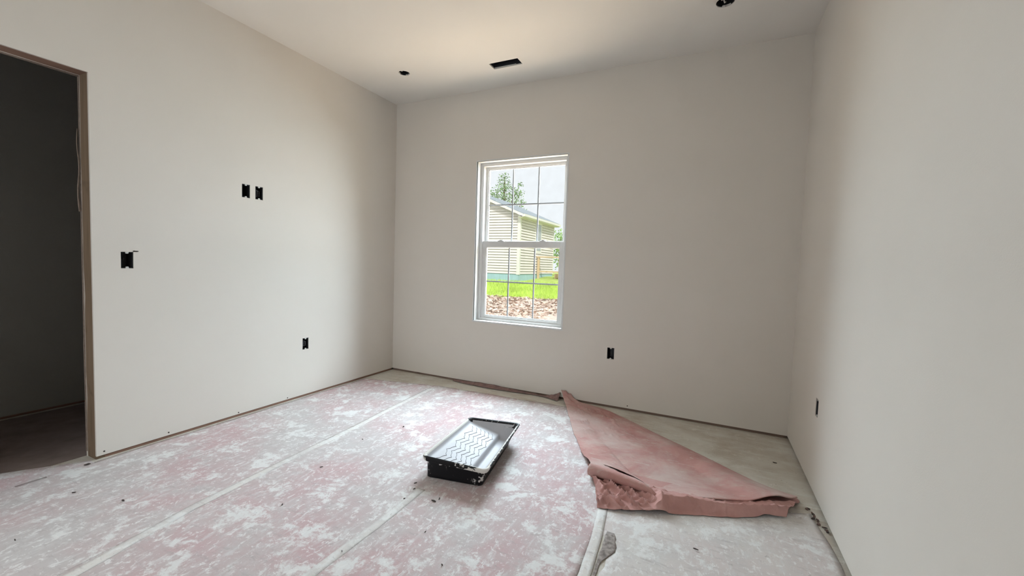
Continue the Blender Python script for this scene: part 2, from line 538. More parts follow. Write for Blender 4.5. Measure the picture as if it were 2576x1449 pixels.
# --- window
win = struct(empty('window_1', (1.4135, 0.07, WZ0)), 'white vinyl single-hung window with grey grid bars')
def wpart(mb, name, mat, parent=win, bev=0.0):
    o = mb.build(name, mat)
    fix = parent
    o.parent = parent
    off = Vector((1.4135, 0.07, WZ0))
    for v in o.data.vertices:
        v.co -= off
    if bev:
        bevel(o, bev)
    return o
RD = 0.071
for bx in ((WX0 - .012, WX0, -0.0006, RD, WZ0 - .012, WZ1 + .012), (WX1, WX1 + .012, -0.0006, RD, WZ0 - .012, WZ1 + .012),
           (WX0, WX1, -0.0006, RD, WZ1, WZ1 + .012)):
    m = MB(); m.box(*bx); wpart(m, 'return_board', RETURN)
m = MB(); m.box(WX0, WX1, -0.004, RD, WZ0 - .012, WZ0 + .003); wpart(m, 'sill_board', RETURN, bev=.002)
# frame
m = MB()
FW = 0.034
for (a, b, c, d) in ((WX0, WX0 + FW, WZ0, WZ1), (WX1 - FW, WX1, WZ0, WZ1)):
    m.box(a, b, RD - .001, 0.16, c + .003, d)
m.box(WX0 + FW, WX1 - FW, RD - .001, 0.16, WZ1 - 0.030, WZ1)
m.box(WX0 + FW, WX1 - FW, RD - .001, 0.16, WZ0 + .003, WZ0 + 0.026)
# inner track ribs
for x in (WX0 + FW, WX1 - FW):
    s = 1 if x < 1.4 else -1
    m.box(min(x, x + s * .007), max(x, x + s * .007), 0.112, 0.117, WZ0 + .026, WZ1 - .03)
wpart(m, 'window_frame', VINYL, bev=.0015)
def sash(name, x0, x1, z0, z1, y0, y1, sl, sr, st, sb, vx, hz, yg):
    m = MB()
    m.box(x0, x0 + sl, y0, y1, z0, z1); m.box(x1 - sr, x1, y0, y1, z0, z1)
    m.box(x0 + sl, x1 - sr, y0, y1, z0, z0 + sb); m.box(x0 + sl, x1 - sr, y0, y1, z1 - st, z1)
    # glazing bead
    e = .007
    gx0, gx1, gz0, gz1 = x0 + sl, x1 - sr, z0 + sb, z1 - st
    ym = y0 + .006
    m.box(gx0, gx0 + e, ym, y1 - .004, gz0, gz1); m.box(gx1 - e, gx1, ym, y1 - .004, gz0, gz1)
    m.box(gx0 + e, gx1 - e, ym, y1 - .004, gz0, gz0 + e); m.box(gx0 + e, gx1 - e, ym, y1 - .004, gz1 - e, gz1)
    o = wpart(m, name, VINYL, bev=.0015)
    m = MB(); m.box(gx0 + e, gx1 - e, yg - .002, yg + .002, gz0 + e, gz1 - e)
    wpart(m, 'glass_pane', GLASS, o)
    h = .0065
    for x in vx:
        m = MB(); m.box(x - h, x + h, yg + .003, yg + .007, gz0 + e, gz1 - e); wpart(m, 'grid_bar', MUNT, o)
    m = MB(); m.box(gx0 + e, gx1 - e, yg + .0031, yg + .0072, hz - h, hz + h); wpart(m, 'grid_bar', MUNT, o)
    return o
us_ = sash('upper_sash', 1.000, 1.827, 1.318, 2.068, 0.118, 0.146, .030, .030, .022, .046, (1.286, 1.543), 1.711, .130)
ls_ = sash('lower_sash', 1.004, 1.823, 0.634, 1.366, 0.080, 0.110, .040, .038, .053, .024, (1.284, 1.541), 0.986, .094)
for x in (1.20, 1.62):
    m = MB()
    m.box(x - .030, x + .030, .076, .104, 1.366, 1.372)
    m.tube([(x, .09, 1.371), (x, .09, 1.379)], [.020, .016], 16)
    m.hexa([(x - .004, .062, 1.374), (x + .030, .070, 1.374), (x + .030, .078, 1.374), (x - .004, .084, 1.374),
            (x - .004, .062, 1.380), (x + .030, .070, 1.380), (x + .030, .078, 1.380), (x - .004, .084, 1.380)])
    wpart(m, 'sash_lock', VINYL, bev=.001)

# =================================================================== ELECTRICAL BOXES
def elec_box(name, loc, rotz, label, cable, group=None, tilt=0.0):
    """local frame: +y into the wall, x along the wall, z up; origin at opening centre"""
    r = empty(name, loc, None, rotz)
    w, h, d, tk = 0.0268, 0.0452, 0.070, 0.0022
    y0 = 0.0030
    m = MB()
    m.box(-w, -w + tk, y0, d, -h, h); m.box(w - tk, w, y0, d, -h, h)
    m.box(-w + tk, w - tk, y0, d, -h, -h + tk); m.box(-w + tk, w - tk, y0, d, h - tk, h)
    m.box(-w, w, d, d + tk, -h, h)
    m.build('housing', BLACKBOX, r)
    for s in (-1, 1):
        m = MB()
        zt = s * (h + .0015); zi = s * (h - .0085)
        a, b = (.0085, .0050)
        pts = [(-a, .0005, zt), (a, .0005, zt), (a, .008, zt), (-a, .008, zt), (-b, .0005, zi), (b, .0005, zi), (b, .008, zi), (-b, .008, zi)]
        m.hexa(pts)
        fixn(m.build('screw_tab', TAB, r))
    if cable == 'fold':
        m = MB()
        for k in range(3):
            x = -.012 + k * .011
            m.tube([(x, .06, .030), (x + .002, .020, .022 - .004 * k), (x - .002, .014, 0), (x + .004, .020, -.024 + .003 * k), (x, .055, -.030)], .0026, 7)
        m.build('cable', CABLE, r, True)
    elif cable == 'centre':
        m = MB(); m.tube([(0, .055, .034), (-.0005, .018, .026), (.001, .012, 0), (-.001, .018, -.026), (.0, .055, -.034)], .0036, 8)
        m.build('cable', CABLE, r, True)
    elif cable == 'stub':
        m = MB(); m.tube([(-.004, .06, .02), (-.004, .030, .010), (-.006, .036, -.004)], .003, 7)
        m.build('cable', CABLE, r, True)
    tag(r, label, 'electrical box', group)
    return r
RL = math.pi / 2      # box in the left wall: local +y -> world -x
elec_box('switch_box', (0, -2.2085, 1.104), RL, 'empty black switch box recessed in the wall beside the doorway', 'stub')
elec_box('electrical_box', (0, -1.538, 1.608), RL, 'empty black box high on the wall, doorway side of the pair', None)
elec_box('electrical_box', (0, -1.443, 1.608), RL, 'black box with folded grey wires, window side of the high pair', 'fold')
elec_box('outlet_box', (0, -1.052, 0.444), RL, 'low black outlet box in the wall that has the doorway', 'fold')
elec_box('outlet_box', (2.284, 0, 0.451), 0.0, 'low black outlet box with grey cable under the window wall', 'centre')
elec_box('outlet_box', (W, -0.765, 0.451), -RL, 'low dark outlet box in the wall facing the doorway', 'fold')

def round_box(loc, rad, label, wires):
    r = empty('ceiling_light_box', loc)
    m = MB(); N = 28
    for k in range(N):
        a, b = 2 * math.pi * k / N, 2 * math.pi * (k + 1) / N
        for (r0, z0), (r1, z1) in (((rad * .99, .004), (rad * .99, .07)), ((rad * .99, .07), (0.0, .07)), ((rad * 1.08, .07), (rad * .99, .004))):
            m.quad((r0 * math.cos(a), r0 * math.sin(a), z0), (r0 * math.cos(b), r0 * math.sin(b), z0),
                   (r1 * math.cos(b), r1 * math.sin(b), z1), (r1 * math.cos(a), r1 * math.sin(a), z1))
    o = m.build('housing', BLACKBOX, r, True)
    a = math.radians(100)
    for s in (0, math.pi):
        c, q = math.cos(a + s), math.sin(a + s)
        t = Vector((-q, c, 0)); p = Vector((c, q, 0)) * rad
        m = MB(); i = p * .72
        m.hexa([p + t * .009 + Vector((0, 0, .0005)), p - t * .009 + Vector((0, 0, .0005)), p - t * .009 + Vector((0, 0, .006)), p + t * .009 + Vector((0, 0, .006)),
                i + t * .005 + Vector((0, 0, .0005)), i - t * .005 + Vector((0, 0, .0005)), i - t * .005 + Vector((0, 0, .006)), i + t * .005 + Vector((0, 0, .006))])
        fixn(m.build('screw_tab', TAB, r))
    if wires:
        m = MB()
        m.tube([(-.006, -.03, .068), (-.010, -.012, .030), (-.006, .004, .012), (-.002, .010, .006), (.003, .013, .010)], [.003, .003, .0035, .005, .004], 8)
        m.tube([(.004, -.02, .068), (-.016, -.022, .022), (-.020, -.010, .010), (-.014, -.002, .016)], .0028, 8)
        m.build('wire_tail', CABLE_W, r, True)
    return tag(r, label, 'light box')
round_box((0.552, -0.545, H), 0.046, 'round black light opening in the ceiling, nearer the doorway wall', False)
round_box((2.982, -0.571, H), 0.050, 'round black ceiling light opening with white wire tails hanging inside', True)

# --- ceiling vent opening with duct boot
vt = empty('ceiling_vent', ((VENT[0] + VENT[1]) / 2, (VENT[2] + VENT[3]) / 2, H))
hx, hy = (VENT[1] - VENT[0]) / 2 - .004, (VENT[3] - VENT[2]) / 2 - .004
m = MB()
for bx in ((-hx - .002, -hx, -hy, hy), (hx, hx + .002, -hy, hy), (-hx, hx, -hy - .002, -hy), (-hx, hx, hy, hy + .002)):
    m.box(bx[0], bx[1], bx[2], bx[3], .008, .24)
m.box(-hx, hx, -hy, hy, .24, .242)
m.build('duct_boot', DUCT, vt)
m = MB(); m.box(-hx, hx - .05, hy - .003, hy - .0005, .004, .011); m.build('boot_flange', TAB, vt)
tag(vt, 'black rectangular vent hole in the ceiling with a thin metal edge', 'vent')

# =================================================================== FLOOR PAPER
def nz(x, y, s, seed=0.0):
    return noise.noise((x * s, y * s, seed))

def lerp(a, b, t):
    return a + (b - a) * t

def paper_strip(xl, xr, y0, y1, zb, mat, label, nu=34, nv=150, amp=.0012, seed=0.0):
    vs_, fs = [], []
    for j in range(nv + 1):
        v = j / nv
        for i in range(nu + 1):
            u = i / nu
            yy1 = y1(u)
            y = lerp(y0, yy1, v)
            x = lerp(xl(y), xr(y), u)
            if j == nv:
                y += .012 * nz(x, 0, 9, seed) + .006 * nz(x, 0, 30, seed)
            rid = 1 - abs(nz(x, y, 2.3, seed + 9)) * 2
            w = max(0.0, rid - .72) * 2.6 * amp
            w += amp * .5 * max(0, nz(x, y, 5, seed)) 
            e = min(u, 1 - u) * nu
            lift = .0015 * max(0, nz(x * .3, y, 6, seed + 4)) if e < 1 else 0
            vs_.append((x, y, zb + w + lift))
    n = nu + 1
    for j in range(nv):
        for i in range(nu):
            a = j * n + i
            fs.append((a, a + 1, a + n + 1, a + n))
    o = mesh('floor_paper', vs_, fs, mat, None, True)
    sm = o.modifiers.new('thickness', 'SOLIDIFY'); sm.thickness = 0.0008; sm.offset = -1
    return tag(o, label, 'floor paper')

def seam1(y):
    return lerp(0.745, 1.035, min(1, max(0, (-y - .3) / 2.9)))
Y0 = YR + .02
paper_strip(lambda y: .012 + .006 * nz(0, y, 4), lambda y: seam1(y) + .02, Y0, lambda u: -0.40 + .17 * u, .0008, PAPER_A,
            'dusty grey-pink floor paper strip beside the doorway wall', seed=1)
paper_strip(lambda y: seam1(y) - .03, lambda y: 1.76, Y0, lambda u: -0.23 + .05 * u, .0014, PAPER_A,
            'blotchy pink floor paper strip under the paint tray', seed=2)
def s3r(y):
    if y > -1.46:
        return lerp(2.60, 1.99, min(1, (y + 1.46) / 1.36))
    return 2.60
paper_strip(lambda y: 1.72, s3r, Y0, lambda u: -0.18 + .02 * u, .0020, PAPER_A,
            'pale pink floor paper strip between the tray and the folded sheet', seed=3)
def s4l(y):
    t = 0.0
    if -2.15 < y < -1.63:
        t = .085 * min(1, (-1.63 - y) / .07) * min(1, (y + 2.15) / .22)
        t *= 1 + .25 * nz(0, y, 14)
    return 2.595 + t
paper_strip(s4l, lambda y: 3.517 + .006 * nz(0, y, 10) - (.03 * max(0, (y + 1.35) / .3)), Y0, lambda u: -1.38 + .36 * u, .0010, PAPER_B,
            'greyish dusty floor paper strip along the wall facing the doorway', seed=4)

# hallway floor paper: lit piece cut along the shadow edge, darkened sheet beyond
m = MB()
for i in range(14):
    ya, yb = lerp(-3.205, -2.374, i / 14), lerp(-3.205, -2.374, (i + 1) / 14)
    xa, xb = (-.03 + (y_ + 2.374) * .70 + .006 * nz(0, y_, 9) for y_ in (ya, yb))
    m.hexa([(xa, ya, .0009), (.03, ya, .0009), (.03, yb, .0009), (xb, yb, .0009), (xa, ya, .0015), (.03, ya, .0015), (.03, yb, .0015), (xb, yb, .0015)])
tag(fixn(m.build('floor_paper', PAPER_A)), 'short dusty paper piece in the doorway, cut along the shadow edge', 'floor paper')
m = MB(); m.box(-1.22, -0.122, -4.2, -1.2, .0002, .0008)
tag(m.build('floor_paper', HALLF), 'hallway floor paper beyond the doorway, hall shade put into its colour', 'floor paper')

# pale tape over the seams
TAPE = M_floorpaper('seam_tape_pale', (0.72, 0.685, 0.66, 1), (0.75, 0.725, 0.695, 1))
def tape(pts, w, z, label):
    vs_, fs = [], []
    N = 90
    pts = [Vector((p[0], p[1], 0)) for p in pts]
    L = [0]
    for a, b in zip(pts, pts[1:]):
        L.append(L[-1] + (b - a).length)
    for i in range(N + 1):
        d = L[-1] * i / N
        k = max(j for j in range(len(L) - 1) if L[j] <= d + 1e-9)
        f = (d - L[k]) / (L[k + 1] - L[k])
        p = pts[k].lerp(pts[k + 1], f)
        t = (pts[k + 1] - pts[k]).normalized(); s = Vector((t.y, -t.x, 0))
        for q in (-1, -.33, .33, 1):
            pp = p + s * (w * q * (1 + .1 * nz(p.x, p.y, 11, q)))
            vs_.append((pp.x, pp.y, z + .0006 * max(0, nz(pp.x, pp.y, 8, 2)) + (.0004 if abs(q) < .5 else 0)))
    for i in range(N):
        for k in range(3):
            a = i * 4 + k
            fs.append((a, a + 1, a + 5, a + 4))
    o = mesh('seam_tape', vs_, fs, TAPE, None, True)
    sm = o.modifiers.new('thickness', 'SOLIDIFY'); sm.thickness = 0.0005; sm.offset = 1
    fixn(o)
    return tag(o, label, 'tape')
tape([(.752, -.36), (.80, -.94), (.843, -1.3), (.883, -1.867), (.929, -2.384), (1.011, -2.784), (1.06, -3.6)], .024, .0021,
     'long pale tape strip on the seam nearest the doorway wall')
tape([(1.73, -1.74), (1.742, -2.07), (1.738, -2.34), (1.75, -3.4)], .022, .0027, 'pale dirty tape strip running forward from the paint tray')
tape([(2.585, -1.46), (2.612, -1.70), (2.625, -1.93), (2.60, -3.0)], .022, .0027, 'pale tape strip beside the torn floor paper')

# torn scrap curling up at the tear
vs_, fs = [], []
N, K = 22, 5
for i in range(N + 1):
    t = i / N
    y = -1.63 - .36 * t
    wv = .012 + .048 * math.sin(math.pi * min(1, t * 1.6 + .10)) ** .8 * (1 - .5 * t) * (1 + .35 * nz(0, y, 30, 2))
    for k in range(K + 1):
        f = k / K
        x = 2.642 + .010 * t + wv * f - .006 * nz(0, y, 22)
        z = .0022 + .007 * (1 - f) ** 3 * abs(nz(0, y, 11, 4)) + .0035 * abs(nz(x, y, 40, 8))
        vs_.append((x, y + .008 * nz(x, y, 25, 3), z))
for i in range(N):
    for k in range(K):
        a = i * (K + 1) + k
        fs.append((a, a + 1, a + K + 2, a + K + 1))
o = mesh('torn_paper_scrap', vs_, fs, M_plain('scrap_grey_brown', (0.46, 0.40, 0.375, 1), 0.9, 0.62, 55, 0.5), None, True)
sm = o.modifiers.new('thickness', 'SOLIDIFY'); sm.thickness = .0008
tag(o, 'grey-brown torn paper scrap beside the pale seam tape', 'paper scrap')

# =================================================================== FOLDED ROSIN PAPER
def poly(pts):
    P = [Vector(p) for p in pts]
    L = [0.0]
    for a, b in zip(P, P[1:]):
        L.append(L[-1] + (b - a).length)
    def f(t):
        d = L[-1] * min(1, max(0, t))
        for k in range(len(P) - 1):
            if d <= L[k + 1] or k == len(P) - 2:
                q = (d - L[k]) / (L[k + 1] - L[k])
                # catmull-rom
                p0 = P[max(0, k - 1)]; p1 = P[k]; p2 = P[k + 1]; p3 = P[min(len(P) - 1, k + 2)]
                return 0.5 * ((2 * p1) + (p2 - p0) * q + (2 * p0 - 5 * p1 + 4 * p2 - p3) * q * q + (3 * p1 - p0 - 3 * p2 + p3) * q ** 3)
    return f

def coons(left, right, back, front, u, v):
    """u across left->right, v back->front"""
    a = back(u) * (1 - v) + front(u) * v + left(v) * (1 - u) + right(v) * u
    b = (back(0) * (1 - u) + back(1) * u) * (1 - v) + (front(0) * (1 - u) + front(1) * u) * v
    return a - b

flap = empty('folded_floor_paper', (2.75, -0.75, 0.0))
FO = Vector(flap.location)
# -- top flap
left = poly([(1.878, -.016, .090), (1.915, -.06, .045), (1.998, -.225, .014), (2.09, -.43, .012), (2.175, -.63, .012), (2.27, -.82, .014), (2.35, -.985, .022), (2.40, -1.07, .045), (2.452, -1.20, .082)])
back = poly([(1.878, -.016, .090), (1.94, -.013, .058), (2.0, -.014, .028), (2.045, -.02, .012)])
right = poly([(2.045, -.02, .012), (2.27, -.075, .006), (2.48, -.215, .006), (2.703, -.385, .006), (2.964, -.575, .007), (3.27, -.815, .010), (3.44, -.93, .030)])
front = poly([(2.452, -1.20, .082), (2.61, -1.245, .084), (2.755, -1.275, .074), (2.818, -1.285, .044), (2.90, -1.265, .040), (3.02, -1.195, .042), (3.15, -1.128, .036), (3.22, -1.094, .036), (3.29, -1.058, .056), (3.345, -1.03, .064), (3.395, -1.01, .056), (3.44, -.93, .030)])
NU, NV = 90, 90
vs_, fs = [], []
def wr_h(x, y):
    a = 1 - min(1, abs(noise.noise((x * 3.2 + y * 1.6, y * 9.5 - x * 1.5, 2.2))) * 5)
    b = 1 - min(1, abs(noise.noise((x * 7 + 3, y * 11, 5.1))) * 5)
    return .017 * a ** 3 + .006 * b * b
for j in range(NV + 1):
    for i in range(NU + 1):
        u, v = i / NU, j / NV
        p = coons(left, right, back, front, u, v)
        edge = min(1, 6 * u) * min(1, 6 * (1 - u)) * min(1, 5 * (1 - v) + .1)
        back_amp = 1.2 * (1 - v) + .28
        p = p.copy()
        p.z = max(p.z, .006) + edge * back_amp * wr_h(p.x, p.y)
        # gentle sag in the middle of the sheet
        p.z -= .010 * math.sin(math.pi * u) * math.sin(math.pi * min(1, v)) * v
        p.z = max(p.z, .0075)
        # ragged torn left edge
        if i == 0:
            p.x += .006 * nz(p.x, p.y, 22, 6)
        vs_.append(p)
# rolled-under lip along the front edge (fat at the left end)
RC = 9
lip_rows = []
for c in range(1, RC + 1):
    for i in range(NU + 1):
        u = i / NU
        p = vs_[NV * (NU + 1) + i]
        rad = .030 * max(0.0, 1 - u / .42) ** .6 + .0035
        if u < .42:
            rad += .002 * nz(u * 3, 0, 5)
        ang = math.radians(205) * c / RC
        tdir = (front(min(1, u + .02)) - front(max(0, u - .02))); tdir.z = 0; tdir.normalize()
        nrm = Vector((tdir.y, -tdir.x, 0))
        q = p + nrm * (rad * math.sin(ang)) + Vector((0, 0, -rad * (1 - math.cos(ang))))
        q.z = max(q.z, .0065)
        lip_rows.append(q)
allp = vs_ + lip_rows
n = NU + 1
for j in range(NV + RC):
    for i in range(NU):
        a = j * n + i
        # torn slit behind the roll
        u, v = (i + .5) / NU, (j + .5) / NV
        if .10 < u < .30 and abs(v - (.925 + .12 * (u - .10))) < .018 * math.sin(math.pi * (u - .10) / .20) + .004:
            continue
        fs.append((a, a + n, a + n + 1, a + 1))
o = mesh('top_flap', [p - FO for p in allp], fs, ROSIN, flap, True)
sm = o.modifiers.new('thickness', 'SOLIDIFY'); sm.thickness = .0007; sm.offset = -1
# -- lower crumpled fold
left2 = poly([(2.40, -1.06, .006), (2.442, -1.175, .010), (2.469, -1.232, .016), (2.506, -1.303, .014), (2.537, -1.40, .008), (2.560, -1.478, .006)])
back2 = poly([(2.40, -1.06, .006), (2.9, -1.06, .008), (3.2, -1.0, .008), (3.44, -.895, .012)])
right2 = poly([(3.44, -.895, .012), (3.452, -.935, .028), (3.425, -1.01, .034), (3.37, -1.128, .010)])
front2 = poly([(2.560, -1.478, .006), (2.664, -1.452, .012), (2.765, -1.413, .020), (2.850, -1.380, .024), (2.885, -1.358, .008), (3.003, -1.306, .006), (3.137, -1.248, .006), (3.235, -1.196, .006), (3.280, -1.165, .016), (3.323, -1.148, .014), (3.37, -1.128, .010)])
NU2, NV2 = 170, 80
vs_, fs = [], []
def tent(x, y, u, v):
    # stiff ridge running along the front fold on the wall side, peak at u~.34
    r = 0.0
    if u > .28:
        k = min(1, (u - .28) / .07)
        vc = .80 + .06 * math.sin(u * 9)
        r = .040 * k * max(0, 1 - abs(v - vc) / (.17 if v > vc else (.30 if u < .6 else .18))) * (1.18 - .35 * abs(u - .36) - .25 * math.sin(max(0, u - .4) * 8) ** 2)
    if abs(u - .335) < .05:
        r = max(r, .052 * (1 - abs(u - .335) / .05) * max(0, 1 - abs(v - .78) / .35))
    return r
for j in range(NV2 + 1):
    for i in range(NU2 + 1):
        u, v = i / NU2, j / NV2
        p = coons(left2, right2, back2, front2, u, v).copy()
        e = min(1, 5 * v) * min(1, 8 * (1 - v) + .12)
        lw = max(0.0, 1 - u / .42)
        a = 1 - min(1, abs(noise.noise((p.x * 9.0 + p.y * 4.0, p.y * 15.0 + p.x * 8.0, 1.4))) * 4.0)
        b = 1 - min(1, abs(noise.noise((p.x * 24.0, p.y * 34.0 + p.x * 12, 7.7))) * 3.5)
        p.z = max(.006, p.z) + e * (min(1, 1.6 * lw) * (.026 * a * a + .017 * b * b) + (1 - lw) * (.008 * a * a + .004 * b))
        p.z += e * tent(p.x, p.y, u, v)
        # keep it beneath the top flap
        if v < .44:
            p.z = min(p.z, .009 + .016 * (v / .44) ** 3)
        if i == 0 or j == NV2:
            p.x += .004 * nz(p.x, p.y, 30, 2); p.y += .004 * nz(p.x, p.y, 26, 9)
        vs_.append(p)
n = NU2 + 1
for j in range(NV2):
    for i in range(NU2):
        a = j * n + i
        fs.append((a, a + n, a + n + 1, a + 1))
o = mesh('lower_fold', [p - FO for p in vs_], fs, ROSIN_C, flap, True)
sm = o.modifiers.new('thickness', 'SOLIDIFY'); sm.thickness = .0007; sm.offset = -1
tag(flap, 'reddish brown floor paper folded over into a crumpled triangle by the wall', 'floor paper')

# curled strip of paper along the window wall
vs_, fs = [], []
N, K = 110, 7
for i in range(N + 1):
    t = i / N
    x = lerp(.78, 1.872, t)
    bell = max(0, math.sin(math.pi * min(1, t / .72))) ** .8
    hgt = .004 + .020 * bell * (.75 + .5 * nz(x, 0, 7, 1))
    dep = .022 + .034 * bell
    if t > .86:
        k = (t - .86) / .14
        hgt = max(hgt, .050 * k ** 1.5 + .004 + .006 * nz(x, 0, 40, 2)); dep = .024 + .05 * k
    for q in range(K + 1):
        f = q / K
        y = -.010 - dep * f
        z = .007 + hgt * (1 - f) ** (1.4) + .007 * abs(nz(x, y, 30, 5)) * (1 if 0 < q < K else .3)
        vs_.append((x, y, z))
for i in range(N):
    for q in range(K):
        a = i * (K + 1) + q
        fs.append((a, a + K + 1, a + K + 2, a + 1))
CURL = M_plain('rosin_paper_curl', (0.30, 0.19, 0.17, 1), 0.9, 0.4, 30, 0.4)
o = mesh('curled_paper_edge', vs_, fs, CURL, None, True)
sm = o.modifiers.new('thickness', 'SOLIDIFY'); sm.thickness = .0008
tag(o, 'thin brown paper edge curled up along the foot of the window wall', 'paper scrap')

# debris line where the paper ends by the wall facing the doorway
random.seed(5)
CHIP_B = M_plain('brown_debris', (0.20, 0.12, 0.10, 1), 0.85, 0.4, 90)
def chip(name, x, y, z, L, wd, mat, label, cat, group):
    m = MB(); a = random.uniform(0, math.pi)
    N = 5; ring = []
    for k in range(N):
        w = 2 * math.pi * k / N
        rr = random.uniform(.65, 1.1)
        ring.append((rr * L * math.cos(w), rr * wd * math.sin(w)))
    n = len(m.v)
    for zz in (0, 1):
        for px, py in ring:
            qx = px * math.cos(a) - py * math.sin(a); qy = px * math.sin(a) + py * math.cos(a)
            m.v.append((qx, qy, zz * (.0022 + .003 * random.random())))
    m.f.append(tuple(range(N))[::-1]); m.f.append(tuple(range(N, 2 * N)))
    for k in range(N):
        m.f.append((k, (k + 1) % N, N + (k + 1) % N, N + k))
    o = m.build(name, mat); o.location = (x, y, z)
    return tag(o, label, cat, group)
for x, y, L in ((1.125, -1.159, .012), (1.04, -1.451, .006), (1.115, -1.827, .009), (.604, -2.48, .012), (.327, -2.556, .009), (1.744, -2.255, .006),
                (1.257, -2.159, .008), (2.131, -2.133, .006), (1.956, -2.006, .006), (1.714, -1.852, .005), (.582, -2.805, .006)):
    chip('debris_chip', x, y, .0042, L, L * .35, CHIP, 'tiny dark debris chip lying on the pink floor paper', 'debris', 'dark chips on the floor paper')
for x, y, L in ((1.851, -1.80, .016), (1.862, -1.772, .012), (1.669, -1.712, .012), (1.70, -1.76, .010)):
    chip('debris_chip', x, y, .0042, L, L * .3, CHIP, 'dark debris chip on the floor in front of the paint tray', 'debris', 'dark chips before the tray')
chip('debris_chip', 3.402, -.476, .0006, .011, .005, CHIP, 'lone dark chip on the bare subfloor behind the folded paper', 'debris', None)
chip('debris_chip', 2.994, -1.573, .0052, .012, .002, CHIP, 'dark splinter on the grey paper in front of the folded sheet', 'debris', None)
chip('debris_chip', .03, -2.405, .0050, .016, .006, CHIP, 'dark chip on the floor at the foot of the door stud', 'debris', None)
for k in range(16):
    t = k / 15
    chip('paper_crumb', lerp(3.478, 3.516, t) + random.uniform(-.008, .008), lerp(-.985, -1.17, t) + random.uniform(-.012, .012), .0040,
         random.uniform(.006, .014), random.uniform(.004, .008), CHIP_B if k % 3 else CHIP,
         'brown paper crumb where the floor paper tore along the wall', 'debris', 'crumbs along the wall facing the doorway')

# =================================================================== PAINT TRAY
RZ = .115
RIM = [Vector((1.650, -1.646, 0)), Vector((2.040, -1.618, 0)), Vector((1.925, -.958, 0)), Vector((1.577, -1.032, 0))]   # fl fr br bl
BASE = [Vector((1.674, -1.632, 0)), Vector((1.984, -1.576, 0)), Vector((1.880, -1.035, 0)), Vector((1.612, -1.085, 0))]
tray = empty('paint_tray', (1.795, -1.32, 0.0))
TO = Vector(tray.location)
TZ = .0040
LS, LT = .37, .63
def tp(s, t, z):
    k = z / RZ
    c = [b.lerp(r, k) for b, r in zip(BASE, RIM)]
    p = c[0] * (1 - s) * (1 - t) + c[1] * s * (1 - t) + c[2] * s * t + c[3] * (1 - s) * t
    return Vector((p.x, p.y, z + TZ)) - TO
def rr(inset, rad, seg=6):
    """rounded rectangle in (s,t), inset and radius in metres"""
    out = []
    for cx, cy, a0 in ((LS - inset - rad, LT - inset - rad, 0), (inset + rad, LT - inset - rad, 90), (inset + rad, inset + rad, 180), (LS - inset - rad, inset + rad, 270)):
        for k in range(seg + 1):
            w = math.radians(a0 + 90 * k / seg)
            out.append(((cx + rad * math.cos(w)) / LS, (cy + rad * math.sin(w)) / LT))
    # subdivide long sides for paint detail
    res = []
    for a, b in zip(out, out[1:] + out[:1]):
        d = math.hypot((a[0] - b[0]) * LS, (a[1] - b[1]) * LT)
        k = max(1, int(d / .012))
        for q in range(k):
            res.append((lerp(a[0], b[0], q / k), lerp(a[1], b[1], q / k)))
    return res
def loft(name, rows, mat, bias, close_bottom=False):
    """rows: (inset, radius, z)"""
    rings = []
    base = rr(.0, .028)
    N = len(base)
    cen = (.5, .5)
    vs_, fs, at = [], [], []
    for ins, rad, z in rows:
        sx = (LS - 2 * ins) / LS; st = (LT - 2 * ins) / LT
        for (s, t) in base:
            s2 = .5 + (s - .5) * sx; t2 = .5 + (t - .5) * st
            vs_.append(tp(s2, t2, z)); at.append(bias(s2, t2, z, ins))
    for r in range(len(rows) - 1):
        for k in range(N):
            a = r * N + k; b = r * N + (k + 1) % N
            fs.append((a, b, b + N, a + N))
    if close_bottom:
        fs.append(tuple(range(N))[::-1])
    return mesh(name, vs_, fs, mat, tray, True, at)
def bias_shell(s, t, z, ins):
    b = -.05 + .12 * max(0, (z - .066) / .025)
    if s > .80 and t < .06:
        b += .07
    if s > .9:
        b += .03
    return b
rows = [(.004, 0, .0), (.0, 0, .003), (.004, 0, .02), (.010, 0, .06), (.0155, 0, .092), (.0155, 0, .100)]
loft('tray_shell', rows, TRAY_OUT, bias_shell, True)
def bias_rim(s, t, z, ins):
    if t > .93:
        b = -.02
    elif s < .07:
        b = .35 if ins > .003 else .08
    elif s > .93:
        b = .30 if ins > .006 else .02
    else:
        b = (.40 if ins > .009 else .10) if s > .70 else (-.09 if s < .52 else .05)
    if s > .85 and t < .08:
        b = .30
    if z < .094:
        b += .08
    return b
rows = [(.0150, 0, .091), (.001, 0, .090), (.0, 0, .093), (.0, 0, .110), (.002, 0, .1145), (.006, 0, .116), (.011, 0, .1155), (.015, 0, .112), (.0175, 0, .104), (.0195, 0, .090)]
loft('rim', rows, TRAY_RIM, bias_rim)
